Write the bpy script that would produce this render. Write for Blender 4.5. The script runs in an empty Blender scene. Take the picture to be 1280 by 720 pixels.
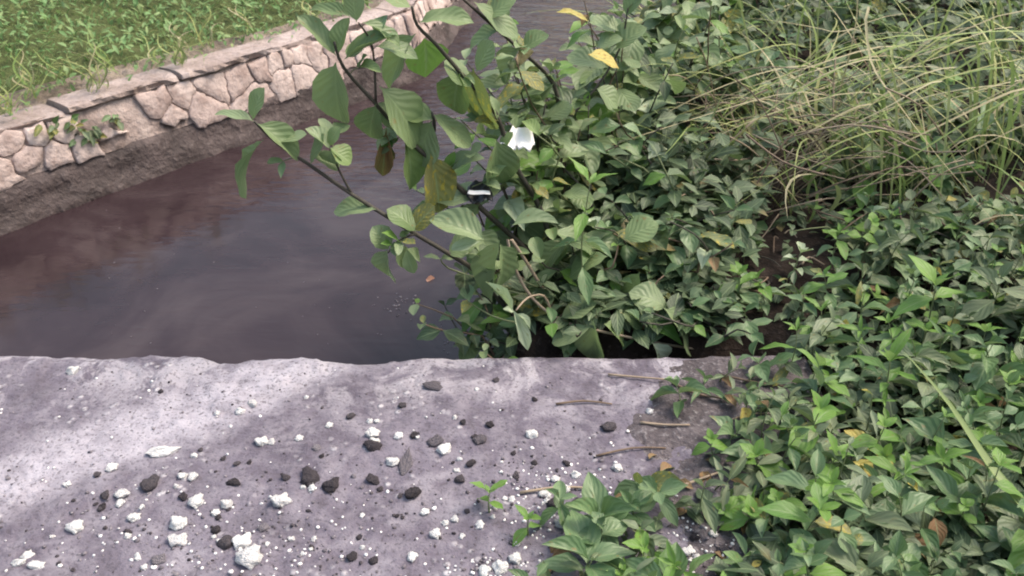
import bpy, math, random
import numpy as np
from mathutils import Vector, Matrix, noise

random.seed(11); np.random.seed(11)
R_ = random.uniform
rad = math.radians
scene = bpy.context.scene
col = scene.collection

# ------------------------------------------------------------------ camera
F = 1108.0; PITCH = rad(32); CAM = Vector((0, 0, 1.15))
cam_d = bpy.data.cameras.new('camera'); cam = bpy.data.objects.new('camera', cam_d)
col.objects.link(cam); scene.camera = cam
cam.location = CAM; cam.rotation_euler = (rad(90) - PITCH, 0, 0)
cam_d.sensor_width = 36; cam_d.lens = 36 * F / 1280
cam_d.clip_start = 0.05; cam_d.clip_end = 500
cam_d.dof.use_dof = True; cam_d.dof.focus_distance = 1.85; cam_d.dof.aperture_fstop = 9.0

# ------------------------------------------------------------------ light
SUN_EL, SUN_AZ = rad(57), rad(72)      # veiled sun high on the right, a little ahead
world = bpy.data.worlds.new('World'); scene.world = world; world.use_nodes = True
wn = world.node_tree.nodes; wl = world.node_tree.links
bg = wn['Background']; sky = wn.new('ShaderNodeTexSky'); sky.sky_type = 'NISHITA'
sky.sun_disc = False; sky.sun_elevation = SUN_EL; sky.sun_rotation = SUN_AZ
sky.air_density = 1.9; sky.dust_density = 6.0; sky.ozone_density = 1.0
wl.new(sky.outputs[0], bg.inputs[0]); bg.inputs[1].default_value = 0.15
sl = bpy.data.lights.new('sun', 'SUN'); sl.energy = 1.5; sl.angle = rad(18); sl.color = (1, .93, .83)
so = bpy.data.objects.new('sun', sl); col.objects.link(so)
sd = Vector((math.sin(SUN_AZ) * math.cos(SUN_EL), math.cos(SUN_AZ) * math.cos(SUN_EL), math.sin(SUN_EL)))
so.rotation_euler = sd.to_track_quat('Z', 'Y').to_euler(); so.location = (0, 0, 6)
scene.view_settings.view_transform = 'Standard'; scene.view_settings.look = 'None'
scene.view_settings.exposure = 0.9; scene.view_settings.gamma = 1
scene.view_settings.use_curve_mapping = False
scene.render.engine = 'CYCLES'
try: scene.cycles.filter_width = 2.0
except Exception: pass

# ------------------------------------------------------------------ pixel helpers (photo pixels give directions)
_f = Vector((0, math.cos(PITCH), -math.sin(PITCH))); _u = Vector((0, math.sin(PITCH), math.cos(PITCH))); _r = Vector((1, 0, 0))
def ray(px, py): return _f + _r * ((px - 640) / F) - _u * ((py - 360) / F)
def on_z(px, py, z=0.0):
    d = ray(px, py); return CAM + d * ((z - CAM.z) / d.z)
def on_y(px, py, y):
    d = ray(px, py); return CAM + d * (y / d.y)
def ppm(p): return F / (p - CAM).dot(_f)        # pixels per metre at a point

# ------------------------------------------------------------------ layout of the canal
WATER = -0.42
YB = 4.7
def Lx(y): return -1.88 + 0.807 * (min(y, YB) - 3.07) + .15 * max(0, y - YB)      # wall line, bending ahead
def Rx(y): return -0.13 + 0.35 * (y - 1.6) if y < 5 else 1.06 + 0.25 * (y - 5)
SLAB_Y = 1.56; SLAB_X0, SLAB_X1 = -5.0, 0.62
def nz(x, y, s, o=0.0): return noise.noise(Vector((x * s, y * s, o)))
def sstep(a, b, t):
    t = min(1, max(0, (t - a) / (b - a))); return t * t * (3 - 2 * t)
def ground_h(x, y):
    l, r = Lx(y), Rx(y)
    if x < l:
        d = l - x
        return -0.10 + 0.34 * sstep(0.12, 2.2, d) + 0.25 * sstep(2, 12, d) + 0.03 * nz(x, y, 1.7)
    if x < r:
        return -0.78
    d = x - r
    h = -0.62 + 0.62 * sstep(-0.06, 0.15, d) + 0.10 * sstep(0.4, 3, d) + 0.015 * nz(x, y, 5) + .03 * nz(x, y, 1.3)
    if y < SLAB_Y + .06 and x < SLAB_X1: h = min(h, -0.26)
    elif y < SLAB_Y + .3 and x < SLAB_X1 + .4: h = min(h, -0.02 + .006 * nz(x, y, 9))
    elif y < SLAB_Y: h = 0.008 * nz(x, y, 9) - .012
    return h

# ------------------------------------------------------------------ object helpers
def tag(o, label=None, cat=None, group=None, kind=None):
    if label: o['label'] = label
    if cat: o['category'] = cat
    if group: o['group'] = group
    if kind: o['kind'] = kind
    return o
def link(name, me, parent=None, mw=None):
    o = bpy.data.objects.new(name, me); col.objects.link(o)
    if parent: o.parent = parent
    if mw is not None: o.matrix_basis = mw
    return o
def empty(name, loc, rz=0):
    o = bpy.data.objects.new(name, None); col.objects.link(o); o.location = loc; o.rotation_euler.z = rz
    o.empty_display_size = .05; return o
def mesh(name, v, f, mat=None, uv=None, smooth=True):
    me = bpy.data.meshes.new(name); me.from_pydata([tuple(p) for p in v], [], f)
    if uv is not None:
        ul = me.uv_layers.new(name='UVMap')
        li = np.empty(len(me.loops), dtype=np.int32); me.loops.foreach_get('vertex_index', li)
        ul.data.foreach_set('uv', np.asarray(uv, dtype=np.float32)[li].ravel())
    if mat: me.materials.append(mat)
    if smooth: me.polygons.foreach_set('use_smooth', [True] * len(me.polygons))
    me.update(); return me
def tube(pts, rads, n=5):
    pts = [Vector(p) for p in pts]; v = []; f = []
    for i, p in enumerate(pts):
        a = pts[max(0, i - 1)]; b = pts[min(len(pts) - 1, i + 1)]
        d = (b - a).normalized(); s = d.orthogonal().normalized() if i == 0 else (s - d * s.dot(d)).normalized()
        t = d.cross(s); r = rads[i] if hasattr(rads, '__len__') else rads
        for k in range(n):
            q = 2 * math.pi * k / n; v.append(p + (s * math.cos(q) + t * math.sin(q)) * r)
    for i in range(len(pts) - 1):
        for k in range(n):
            f.append((i * n + k, i * n + (k + 1) % n, (i + 1) * n + (k + 1) % n, (i + 1) * n + k))
    f.append(tuple(range(n))[::-1]); f.append(tuple((len(pts) - 1) * n + k for k in range(n)))
    return v, f
def smooth_path(pts, sub=4):
    P = [Vector(p) for p in pts]; out = []
    for i in range(len(P) - 1):
        p0 = P[max(0, i - 1)]; p1 = P[i]; p2 = P[i + 1]; p3 = P[min(len(P) - 1, i + 2)]
        for k in range(sub):
            t = k / sub
            out.append(.5 * ((2 * p1) + (p2 - p0) * t + (2 * p0 - 5 * p1 + 4 * p2 - p3) * t * t + (3 * p1 - p0 - 3 * p2 + p3) * t ** 3))
    out.append(P[-1]); return out
def lerp(a, b, t): return a + (b - a) * t

# ------------------------------------------------------------------ materials
class NB:
    def __init__(s, name):
        s.m = bpy.data.materials.new(name); s.m.use_nodes = True; s.t = s.m.node_tree; s.n = s.t.nodes
        s.b = s.n['Principled BSDF']; s.out = s.n['Material Output']
    def new(s, k, **kw):
        x = s.n.new('ShaderNode' + k)
        for a, b in kw.items(): setattr(x, a, b)
        return x
    def put(s, sock, v):
        if hasattr(v, 'is_output'): s.t.links.new(v, sock)
        else: sock.default_value = v
    def math(s, op, a, b=0.0, c=None):
        x = s.new('Math', operation=op); s.put(x.inputs[0], a); s.put(x.inputs[1], b)
        if c is not None: s.put(x.inputs[2], c)
        return x.outputs[0]
    def mix(s, f, a, b, blend='MIX'):
        x = s.new('Mix', data_type='RGBA', blend_type=blend); s.put(x.inputs[0], f)
        s.put(x.inputs[6], a if hasattr(a, 'is_output') else (*a, 1)); s.put(x.inputs[7], b if hasattr(b, 'is_output') else (*b, 1))
        return x.outputs[2]
    def ramp(s, f, stops, interp='LINEAR'):
        x = s.new('ValToRGB'); s.put(x.inputs[0], f); e = x.color_ramp.elements; x.color_ramp.interpolation = interp
        while len(e) < len(stops): e.new(.5)
        for el, (p, c) in zip(e, stops):
            el.position = p; el.color = (*c, 1) if hasattr(c, '__len__') else (c, c, c, 1)
        return x.outputs[0]
    def noise(s, scale, detail=4, rough=.55, vec=None, dist=0.0):
        x = s.new('TexNoise'); x.inputs['Scale'].default_value = scale; x.inputs['Detail'].default_value = detail
        x.inputs['Roughness'].default_value = rough; x.inputs['Distortion'].default_value = dist
        if vec is not None: s.put(x.inputs['Vector'], vec)
        return x.outputs[0]
    def obj(s): return s.new('TexCoord').outputs['Object']
    def geo(s): return s.new('NewGeometry')
    def bump(s, h, strength=.5, dist=.01):
        x = s.new('Bump'); x.inputs['Strength'].default_value = strength; x.inputs['Distance'].default_value = dist
        s.put(x.inputs['Height'], h); s.put(s.b.inputs['Normal'], x.outputs[0]); return x.outputs[0]
    def set(s, col=None, rough=None, spec=None):
        if col is not None: s.put(s.b.inputs['Base Color'], col if hasattr(col, 'is_output') else (*col, 1))
        if rough is not None: s.put(s.b.inputs['Roughness'], rough)
        if spec is not None: s.put(s.b.inputs['Specular IOR Level'], spec)
        return s.m

def leaf_mat(name, cols, rough=.5, trans=.3, veins=7, slope=.35, vein_amt=.35, spots=0.0, spot_col=(.35, .28, .04), spec=.4):
    b = NB(name); oi = b.new('ObjectInfo'); g = b.geo()
    rnd = b.math('FRACT', b.math('ADD', oi.outputs['Random'], g.outputs['Random Per Island']))
    n = len(cols); base = b.ramp(rnd, [(i / (n - 1), c) for i, c in enumerate(cols)])
    uv = b.new('UVMap').outputs[0]; sx = b.new('SeparateXYZ'); b.put(sx.inputs[0], uv)
    c = b.math('ABSOLUTE', b.math('SUBTRACT', sx.outputs[1], .5))            # 0 midrib .. .5 edge
    ph = b.math('SUBTRACT', sx.outputs[0], b.math('MULTIPLY', c, slope * 2))
    w = b.math('SINE', b.math('ADD', b.math('MULTIPLY', ph, veins * 6.283), b.math('MULTIPLY', b.noise(2.5, 2, .5, uv), 4.0)))
    vein = b.ramp(w, [(.55, 0.0), (1.0, 1.0)])
    rib = b.ramp(c, [(.012, 1.0), (.05, 0.0)])
    # mottling over each leaf
    ob = b.new('TexCoord').outputs['Object']; va = b.new('VectorMath', operation='ADD'); b.put(va.inputs[0], ob)
    cx = b.new('CombineXYZ'); b.put(cx.inputs[0], b.math('MULTIPLY', rnd, 37.0)); b.put(va.inputs[1], cx.outputs[0])
    nz1 = b.noise(3.0, 5, .6, va.outputs[0])
    colr = b.mix(b.ramp(nz1, [(.35, 0.0), (.75, .45)]), base, b.mix(.5, base, (.16, .19, .10)))
    colr = b.mix(b.math('MULTIPLY', vein, vein_amt), colr, b.mix(.6, colr, (.24, .33, .17)))
    colr = b.mix(b.math('MULTIPLY', rib, .55), colr, (.26, .34, .17))
    if spots > 0:
        nz2 = b.noise(9.0, 3, .5, va.outputs[0])
        colr = b.mix(b.ramp(nz2, [(.62 - spots * .3, 0.0), (.70 - spots * .25, 1.0)]), colr, spot_col)
    else:
        nz2 = b.noise(5.0, 3, .6, va.outputs[0])
        colr = b.mix(b.ramp(nz2, [(.64, 0.0), (.70, .8)]), colr, (.20, .15, .06))
    under = b.mix(.5, colr, (.20, .26, .17))
    colr = b.mix(g.outputs['Backfacing'], colr, under)
    b.set(colr, rough, spec)
    h = b.math('ADD', b.math('MULTIPLY', w, .5), b.math('MULTIPLY', nz1, .8)); h = b.math('SUBTRACT', h, b.math('MULTIPLY', rib, 1.2))
    nrm = b.bump(h, .18, .010)
    tr = b.new('BsdfTranslucent'); b.put(tr.inputs[0], b.mix(.65, colr, (.17, .28, .07)))
    ms = b.new('MixShader'); ms.inputs[0].default_value = trans
    b.t.links.new(b.b.outputs[0], ms.inputs[1]); b.t.links.new(tr.outputs[0], ms.inputs[2]); b.t.links.new(ms.outputs[0], b.out.inputs[0])
    return b.m

M = {}
M['shrub'] = leaf_mat('shrub_leaf', [(.14, .205, .09), (.18, .245, .12), (.225, .29, .16), (.16, .235, .08)], .46, .28, 6, .45, .12)
M['shrub_spot'] = leaf_mat('spotted_leaf', [(.20, .21, .08), (.15, .18, .08), (.22, .20, .07)], .55, .3, 6, .45, .16, .25, (.40, .32, .05))
M['herb'] = leaf_mat('herb_leaf', [(.058, .12, .048), (.092, .168, .073), (.125, .20, .098), (.165, .25, .13), (.095, .18, .055)], .44, .25, 4, .7, .22)
M['dull'] = leaf_mat('dull_leaf', [(.075, .105, .05), (.11, .15, .085), (.14, .18, .115), (.165, .19, .10)], .5, .2, 4, .7, .2)
M['young'] = leaf_mat('young_leaf', [(.13, .27, .045), (.17, .32, .055), (.11, .24, .05)], .45, .4, 4, .7, .25)
M['under'] = leaf_mat('shade_dark_leaf', [(.025, .045, .022), (.04, .07, .035), (.065, .10, .05), (.09, .13, .07)], .5, .2, 4, .7, .2)  # greens darkened so the leaf colour itself paints shade in the foliage gaps
M['bank'] = leaf_mat('bank_leaf', [(.11, .22, .07), (.145, .28, .095), (.20, .34, .13), (.26, .34, .13), (.115, .24, .075)], .5, .3, 3, .6, .15)
M['pale'] = leaf_mat('pale_shoot', [(.46, .54, .36), (.52, .60, .44)], .55, .35, 4, .6, .3)
M['dead'] = leaf_mat('dead_leaf', [(.16, .07, .035), (.22, .11, .05), (.26, .17, .10)], .7, .2, 5, .5, .3)
M['yellow'] = leaf_mat('yellow_leaf', [(.50, .40, .08), (.55, .46, .14)], .55, .3, 5, .5, .3, .12, (.30, .13, .03))
M['peach'] = leaf_mat('peach_leaf', [(.55, .38, .26), (.60, .46, .30)], .6, .3, 5, .5, .2)
M['pink'] = leaf_mat('pink_leaf', [(.52, .25, .20), (.60, .32, .25)], .6, .2, 5, .5, .2)
M['grass'] = leaf_mat('grass_blade', [(.17, .26, .07), (.25, .32, .09), (.34, .36, .12), (.40, .38, .16), (.20, .30, .07)], .5, .3, 0, 0, 0)
M['stalk'] = leaf_mat('pale_green_blade', [(.20, .27, .10), (.22, .29, .11)], .5, .3, 0, 0, 0)
M['straw'] = leaf_mat('dry_blade', [(.42, .36, .22), (.34, .28, .17), (.46, .41, .26)], .6, .25, 0, 0, 0)

def stem_mat(name, a, c):
    b = NB(name); oi = b.new('ObjectInfo')
    colr = b.mix(b.noise(60, 3, .6, b.obj()), a, c)
    return b.set(colr, .6, .4)
M['dark_stem'] = stem_mat('dark_stem', (.022, .020, .017), (.075, .065, .050))
M['green_stem'] = stem_mat('green_stem', (.10, .13, .055), (.18, .20, .10))
M['tan_stem'] = stem_mat('tan_stem', (.22, .16, .11), (.34, .27, .20))
M['brown_stem'] = stem_mat('brown_stem', (.10, .065, .045), (.20, .14, .10))

# concrete of the slab: lavender grey, a worn pale swath, fine speckle
b = NB('slab_concrete'); o = b.obj()
sp = b.new('SeparateXYZ'); b.put(sp.inputs[0], o)
n1 = b.noise(3.2, 6, .6, o, .4); n2 = b.noise(22, 5, .65, o); n3 = b.noise(140, 3, .6, o); n4 = b.noise(8.5, 6, .7, o, .8)
base = b.ramp(n1, [(.30, (.082, .070, .093)), (.50, (.122, .106, .137)), (.70, (.172, .154, .192))])
base = b.mix(b.ramp(n2, [(.46, 0.0), (.62, .75)]), base, (.19, .172, .205))
base = b.mix(b.ramp(n2, [(.30, .8), (.43, 0.0)]), base, (.075, .064, .080))
base = b.mix(b.ramp(n4, [(.50, 0.0), (.66, .6)]), base, (.27, .25, .285)); base = b.mix(b.ramp(n4, [(.32, .55), (.46, 0.0)]), base, (.085, .074, .092))
# pale worn swath: line from (-.72,1.17) to (-.25,1.52)
ln = b.math('ADD', b.math('MULTIPLY', sp.outputs[0], -.606), b.math('MULTIPLY', sp.outputs[1], .795))
ln = b.math('ADD', ln, -1.481)                              # distance across the band
ln = b.math('ADD', ln, b.math('MULTIPLY', b.math('SUBTRACT', n1, .5), .22))
band = b.ramp(b.math('ABSOLUTE', ln), [(.035, 1.0), (.12, 0.0)])
mask = b.math('MULTIPLY', band, b.ramp(b.math('ADD', sp.outputs[0], .40), [(0.0, 1.0), (.35, 0.0)]))
pale = b.mix(n2, (.24, .222, .262), (.44, .415, .465))
base = b.mix(b.math('MULTIPLY', mask, b.ramp(n2, [(.3, .5), (.6, 1.0)])), base, pale)
ed = b.math('MULTIPLY', b.ramp(b.math('SUBTRACT', sp.outputs[1], 1.0), [(.36, 0.0), (.50, 1.0)]), b.ramp(n4, [(.47, 0.0), (.56, 1.0)]))
base = b.mix(b.math('MULTIPLY', ed, .55), base, (.40, .375, .41))
# chalky scale flakes
vo = b.new('TexVoronoi'); vo.inputs['Scale'].default_value = 46; b.put(vo.inputs['Vector'], o)
fl = b.math('MULTIPLY', b.ramp(vo.outputs['Distance'], [(.16, 1.0), (.34, 0.0)]), b.ramp(b.noise(7, 3, .6, o), [(.52, 0.0), (.66, 1.0)]))
base = b.mix(b.math('MULTIPLY', fl, .85), base, (.46, .44, .47))
base = b.mix(b.ramp(n3, [(.34, .7), (.46, 0.0)]), base, (.07, .06, .073))
b.set(base, .88, .25)
b.bump(b.math('ADD', b.math('MULTIPLY', n2, .9), b.math('ADD', b.math('MULTIPLY', n3, .35), b.math('MULTIPLY', fl, .5))), .8, .008)
M['slab'] = b.m

b = NB('soil'); o = b.obj(); n = b.noise(9, 6, .65, o); n2 = b.noise(60, 4, .6, o)
c = b.ramp(n, [(.3, (.010, .007, .006)), (.6, (.026, .018, .015)), (.8, (.05, .037, .032))])  # soil tone lowered to paint in the shade between plants and in the hollow
c = b.mix(b.ramp(n2, [(.58, 0.0), (.75, .4)]), c, (.12, .10, .09))
b.set(c, .95, .2); b.bump(b.math('ADD', n, b.math('MULTIPLY', n2, .5)), .9, .02); M['soil'] = b.m

b = NB('turf_soil'); o = b.obj(); n = b.noise(7, 6, .65, o); n2 = b.noise(50, 4, .6, o)
c = b.ramp(n, [(.3, (.055, .065, .028)), (.6, (.095, .115, .045)), (.8, (.14, .14, .07))]); c = b.mix(b.ramp(n2, [(.5, 0.0), (.7, .6)]), c, (.12, .17, .06))
b.set(c, .95, .2); b.bump(b.math('ADD', n, n2), .9, .03); M['turf'] = b.m
b = NB('pale_dirt'); o = b.obj(); n = b.noise(8, 6, .65, o); n2 = b.noise(45, 4, .6, o)
c = b.ramp(n, [(.3, (.14, .108, .085)), (.55, (.25, .20, .17)), (.75, (.36, .30, .27))]); c = b.mix(b.ramp(n2, [(.5, 0.0), (.7, .5)]), c, (.12, .12, .06))
b.set(c, .95, .2); b.bump(b.math('ADD', n, n2), .9, .03); M['dirt'] = b.m
b = NB('drift_soil'); o = b.obj(); n = b.noise(14, 6, .65, o); n2 = b.noise(90, 4, .6, o)
c = b.ramp(n, [(.3, (.055, .046, .050)), (.55, (.10, .086, .094)), (.75, (.16, .14, .15))])
c = b.mix(b.ramp(n2, [(.55, 0.0), (.7, .6)]), c, (.30, .28, .29)); c = b.mix(b.ramp(n2, [(.32, .6), (.42, 0.0)]), c, (.03, .024, .025))
b.set(c, .95, .2); b.bump(b.math('ADD', n, b.math('MULTIPLY', n2, .7)), .9, .012); M['drift'] = b.m

b = NB('water_surface'); o = b.obj()
n = b.noise(1.6, 5, .6, o, 1.5)
c = b.ramp(n, [(.34, (.022, .0135, .0165)), (.5, (.032, .0205, .0240)), (.66, (.050, .0360, .0390))])
b.set(c, .10, .5); b.b.inputs['IOR'].default_value = 1.33
mp = b.new('Mapping'); mp.inputs['Scale'].default_value = (.5, 1.3, 1); mp.inputs['Rotation'].default_value = (0, 0, rad(8)); b.put(mp.inputs['Vector'], o)
sp = b.new('SeparateXYZ'); b.put(sp.inputs[0], o)
rip = b.ramp(b.math('MULTIPLY', sp.outputs[1], .1), [(.30, .05), (.46, 1.0)])
h = b.math('MULTIPLY', b.noise(16, 3, .5, mp.outputs[0], .6), rip)
h = b.math('ADD', h, b.math('MULTIPLY', b.noise(3.0, 2, .5, o), .05))
b.bump(h, .6, .05); M['water'] = b.m

b = NB('wall_stone'); o = b.obj(); oi = b.new('ObjectInfo')
n = b.noise(9, 5, .6, o); n2 = b.noise(45, 4, .6, o)
c = b.ramp(oi.outputs['Random'], [(0, (.40, .31, .29)), (.5, (.50, .405, .38)), (1, (.58, .48, .455))])
c = b.mix(b.ramp(n, [(.45, 0.0), (.62, .75)]), c, (.24, .175, .16)); c = b.mix(b.ramp(n2, [(.33, .4), (.45, 0.0)]), c, (.14, .10, .09))
b.set(c, .9, .25); b.bump(b.math('ADD', n, n2), .7, .012); M['stone'] = b.m
b = NB('wall_mortar'); o = b.obj(); n = b.noise(6, 6, .65, o); n2 = b.noise(30, 4, .6, o)
c = b.ramp(n, [(.30, (.10, .075, .068)), (.48, (.33, .26, .24)), (.7, (.47, .39, .365))])
c = b.mix(b.ramp(n2, [(.50, 0.0), (.7, .5)]), c, (.12, .09, .085))
b.set(c, .9, .25); b.bump(b.math('ADD', n, n2), .8, .02); M['mortar'] = b.m
b = NB('wall_footing'); o = b.obj(); n = b.noise(6, 6, .65, o); n2 = b.noise(30, 4, .6, o)
c = b.ramp(n, [(.3, (.034, .025, .025)), (.55, (.075, .056, .056)), (.75, (.13, .10, .098))])
c = b.mix(b.ramp(n2, [(.55, 0.0), (.7, .4)]), c, (.20, .16, .155)); b.set(c, .75, .4); b.bump(b.math('ADD', n, n2), .8, .02); M['footing'] = b.m
b = NB('wall_coping'); o = b.obj(); n = b.noise(4, 6, .65, o); n2 = b.noise(34, 4, .6, o)
c = b.ramp(n, [(.3, (.19, .145, .13)), (.5, (.34, .275, .26)), (.7, (.46, .385, .37))])
c = b.mix(b.ramp(n2, [(.5, 0.0), (.7, .5)]), c, (.18, .14, .11))
b.set(c, .92, .25); b.bump(b.math('ADD', n, n2), .8, .015); M['coping'] = b.m

def rock_mat(name, cols, rough=.9):
    b = NB(name); oi = b.new('ObjectInfo'); g = b.geo(); o = b.obj()
    r = b.math('FRACT', b.math('ADD', oi.outputs['Random'], g.outputs['Random Per Island']))
    c = b.ramp(r, [(i / (len(cols) - 1), k) for i, k in enumerate(cols)])
    n = b.noise(2.2, 5, .65, o); c = b.mix(b.ramp(n, [(.30, .45), (.5, 0.0)]), c, b.mix(.5, c, (.12, .10, .11)))
    b.set(c, rough, .25); b.bump(b.noise(5, 5, .65, o), .6, .15); return b.m
M['white_rock'] = rock_mat('white_pebble', [(.66, .64, .65), (.76, .75, .75), (.82, .81, .82)])
M['dark_rock'] = rock_mat('dark_pebble', [(.034, .029, .034), (.055, .047, .055), (.085, .074, .084)])
M['grey_rock'] = rock_mat('grey_pebble', [(.11, .097, .112), (.16, .143, .163), (.22, .20, .225)])
b = NB('white_plastic'); M['plastic'] = b.set((.82, .80, .79), .4, .5)
b = NB('black_plastic'); M['black'] = b.set((.012, .013, .018), .3, .5)

# ------------------------------------------------------------------ ground
def axis(fine0, fine1, step, far):
    a = list(np.arange(fine0, fine1 + 1e-6, step)); return a
ys = [-90, -40, -15, -6, -3, -1.5, -.6] + list(np.arange(0, 6, .07)) + list(np.arange(6, 10, .25)) + [10.5, 12, 15, 20, 30, 50, 90]
loff = [90, 45, 25, 15, 10, 7, 5, 4, 3.3] + list(np.arange(2.8, .05, -.14)) + [.03, .0]
roff = [-.001] + list(np.arange(0, .4, .04)) + list(np.arange(.4, 2.2, .07)) + list(np.arange(2.2, 5, .3)) + [6, 8, 12, 18, 30, 50, 90]
v = []; f = []
for y in ys:
    y = float(y); l, r = Lx(y), Rx(y)
    xs = [l - d for d in loff] + [l + .002, (l + r) / 2] + [r + d for d in roff]
    for x in xs:
        h = ground_h(x, y) if not (l <= x < r) else -.78
        v.append((x, y, h))
nc = len(loff) + 2 + len(roff)
for j in range(len(ys) - 1):
    for i in range(nc - 1):
        a = j * nc + i; f.append((a, a + 1, a + nc + 1, a + nc))
gm = mesh('ground', v, f, M['soil']); gm.materials.append(M['turf']); gm.materials.append(M['dirt'])
for p_ in gm.polygons:
    dl = Lx(p_.center.y) - p_.center.x
    if dl > 0: p_.material_index = 1 if dl > .42 + .12 * nz(p_.center.x, p_.center.y, 3) else 2
tag(link('ground', gm), 'brown soil of the stream banks, coloured darker for the shade under the plants', 'ground', kind='structure')

# ------------------------------------------------------------------ water
g = 40; v = []; f = []
for j in range(g + 1):
    for i in range(g + 1): v.append((-9 + 24 * i / g, -4 + 24 * j / g, WATER))
for j in range(g):
    for i in range(g):
        a = j * (g + 1) + i; f.append((a, a + 1, a + g + 2, a + g + 1))
tag(link('water', mesh('water', v, f, M['water'])), 'murky brown grey water of the narrow canal', 'water', kind='structure')

# ------------------------------------------------------------------ concrete slab
def edge_y(x):
    e = SLAB_Y + .010 * nz(x, 0, 4, 3) + .006 * nz(x, 0, 13, 5) + .003 * nz(x, 0, 40, 7)
    e -= .028 * math.exp(-((x + .60) / .055) ** 2) + .022 * math.exp(-((x + .31) / .10) ** 2)
    return e
def slab_z(x, y):
    z = .0045 * nz(x, y, 3, 1) + .0030 * nz(x, y, 14, 2) + .0022 * nz(x, y, 45, 4) + .0012 * nz(x, y, 90, 5)
    # thin scaled-off skin: low steps with ragged rims
    q = nz(x, y, 4.2, 12) + .45 * nz(x, y, 13, 13) + .25 * nz(x, y, 38, 14)
    z += .0045 * sstep(.10, .16, q) * (1 - sstep(-.45, .1, x)) + .003 * sstep(.42, .47, q + .1 * x)
    return z
xs = list(np.arange(SLAB_X0, -1.3, .12)) + list(np.arange(-1.3, SLAB_X1, .0085)) + [SLAB_X1]
tt = list(np.linspace(0, .82, 14)[:-1]) + list(np.linspace(.82, 1, 100))
v = []; f = []; Y0 = -1.6
prof = [(0.004, -.004), (.007, -.012), (.008, -.03), (.004, -.09), (.0, -.2), (-.02, -.24)]
for x in xs:
    x = float(x); e = edge_y(x)
    for t in tt:
        y = Y0 + (e - Y0) * float(t); z = slab_z(x, y) if x > -1.4 and y > .4 else 0
        dd = e - y
        if dd < .02: z -= .006 * (1 - dd / .02) ** 2
        v.append((x, y, z))
    for k, (dy, dz) in enumerate(prof):
        v.append((x, e + dy + .006 * nz(x, dz, 18, 3), dz - .006))
nr = len(tt) + len(prof)
for i in range(len(xs) - 1):
    for j in range(nr - 1):
        a = i * nr + j; f.append((a, a + nr, a + nr + 1, a + 1))
f.append(tuple((len(xs) - 1) * nr + j for j in range(nr)) + ())
tag(link('concrete_slab', mesh('concrete_slab', v, f, M['slab'])), 'worn lavender grey concrete slab crossing the canal with chipped edge', 'slab', kind='structure')
def top(x, y):
    if y < edge_y(x) and SLAB_X0 < x < SLAB_X1: return slab_z(x, y) + (max(0, drift(x, y)) if .02 < x and y < 1.545 else 0)
    return ground_h(x, y)

def drift(x, y):
    m = x - (.20 + .10 * sstep(1.1, 1.5, y)) + .10 * nz(x, y, 6, 2) + .05 * nz(x, y, 17, 4)
    return -.006 + .016 * sstep(-.05, .16, m) + .004 * nz(x, y, 30, 6)
v = []; f = []; gx = [float(q) for q in np.arange(.02, .64, .012)]; gy = [float(q) for q in np.arange(.5, 1.545, .012)]
for x in gx:
    for y in gy: v.append((x, y, slab_z(x, y) + drift(x, y)))
for i in range(len(gx) - 1):
    for j in range(len(gy) - 1): a = i * len(gy) + j; f.append((a, a + len(gy), a + len(gy) + 1, a + 1))
tag(link('soil_drift', mesh('soil_drift', v, f, M['drift'])), 'thin grey brown soil washed over the slab along the plants', 'soil', kind='stuff')

# ------------------------------------------------------------------ stone wall on the far side
D = Vector((.628, .778, 0)).normalized(); Nw = Vector((D.y, -D.x, 0))     # Nw points at the water
P0 = Vector((Lx(3.07), 3.07, 0))
UB = (YB - 3.07) / D.y; D2 = Vector((.15, 1, 0)).normalized(); Nw2 = Vector((D2.y, -D2.x, 0)); PB = P0 + D * UB
def wp(u, out, z):
    q = P0 + D * u + Nw * out if u < UB else PB + D2 * (u - UB) + Nw2 * out
    return Vector((q.x, q.y, z))
wall = empty('stone_wall', wp(0, 0, -.6)); tag(wall, 'low wall of pale pinkish stones edging the canal below the grassy bank', 'wall')
WI = Matrix.Translation(-wall.location)
def wpart(name, v, f, mat, kind=None, smooth=True):
    me = mesh(name, [WI @ Vector(p) for p in v], f, mat, smooth=smooth); o_ = link(name, me, wall)
    if kind: o_['kind'] = kind
    return o_
us = list(np.arange(-2.6, 7.5, .045))
def strip(profile, jitter, seed):
    v = []; f = []
    for u in us:
        u = float(u)
        for k, (out, z) in enumerate(profile):
            q = noise.noise(Vector((u * 5, k * 1.7, seed))) + .6 * noise.noise(Vector((u * 15, k * 2.9, seed + 4)))
            v.append(wp(u, out + jitter * q, z + jitter * .5 * noise.noise(Vector((u * 7, k, seed + 9)))))
    n = len(profile)
    for i in range(len(us) - 1):
        for k in range(n - 1):
            a = i * n + k; f.append((a, a + n, a + n + 1, a + 1))
    return v, f
wpart('mortar', *strip([(-.14, -.09), (-.012, -.092), (.008, -.11), (.027, -.16), (.042, -.22), (.055, -.27)], .009, 2), M['mortar'])
wpart('footing', *strip([(.02, -.25), (.058, -.268), (.07, -.29), (.075, -.33), (.085, -.36), (.10, -.385), (.11, -.42), (.12, -.5), (.12, -.7)], .020, 5), M['footing'])
u = -2.6
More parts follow.
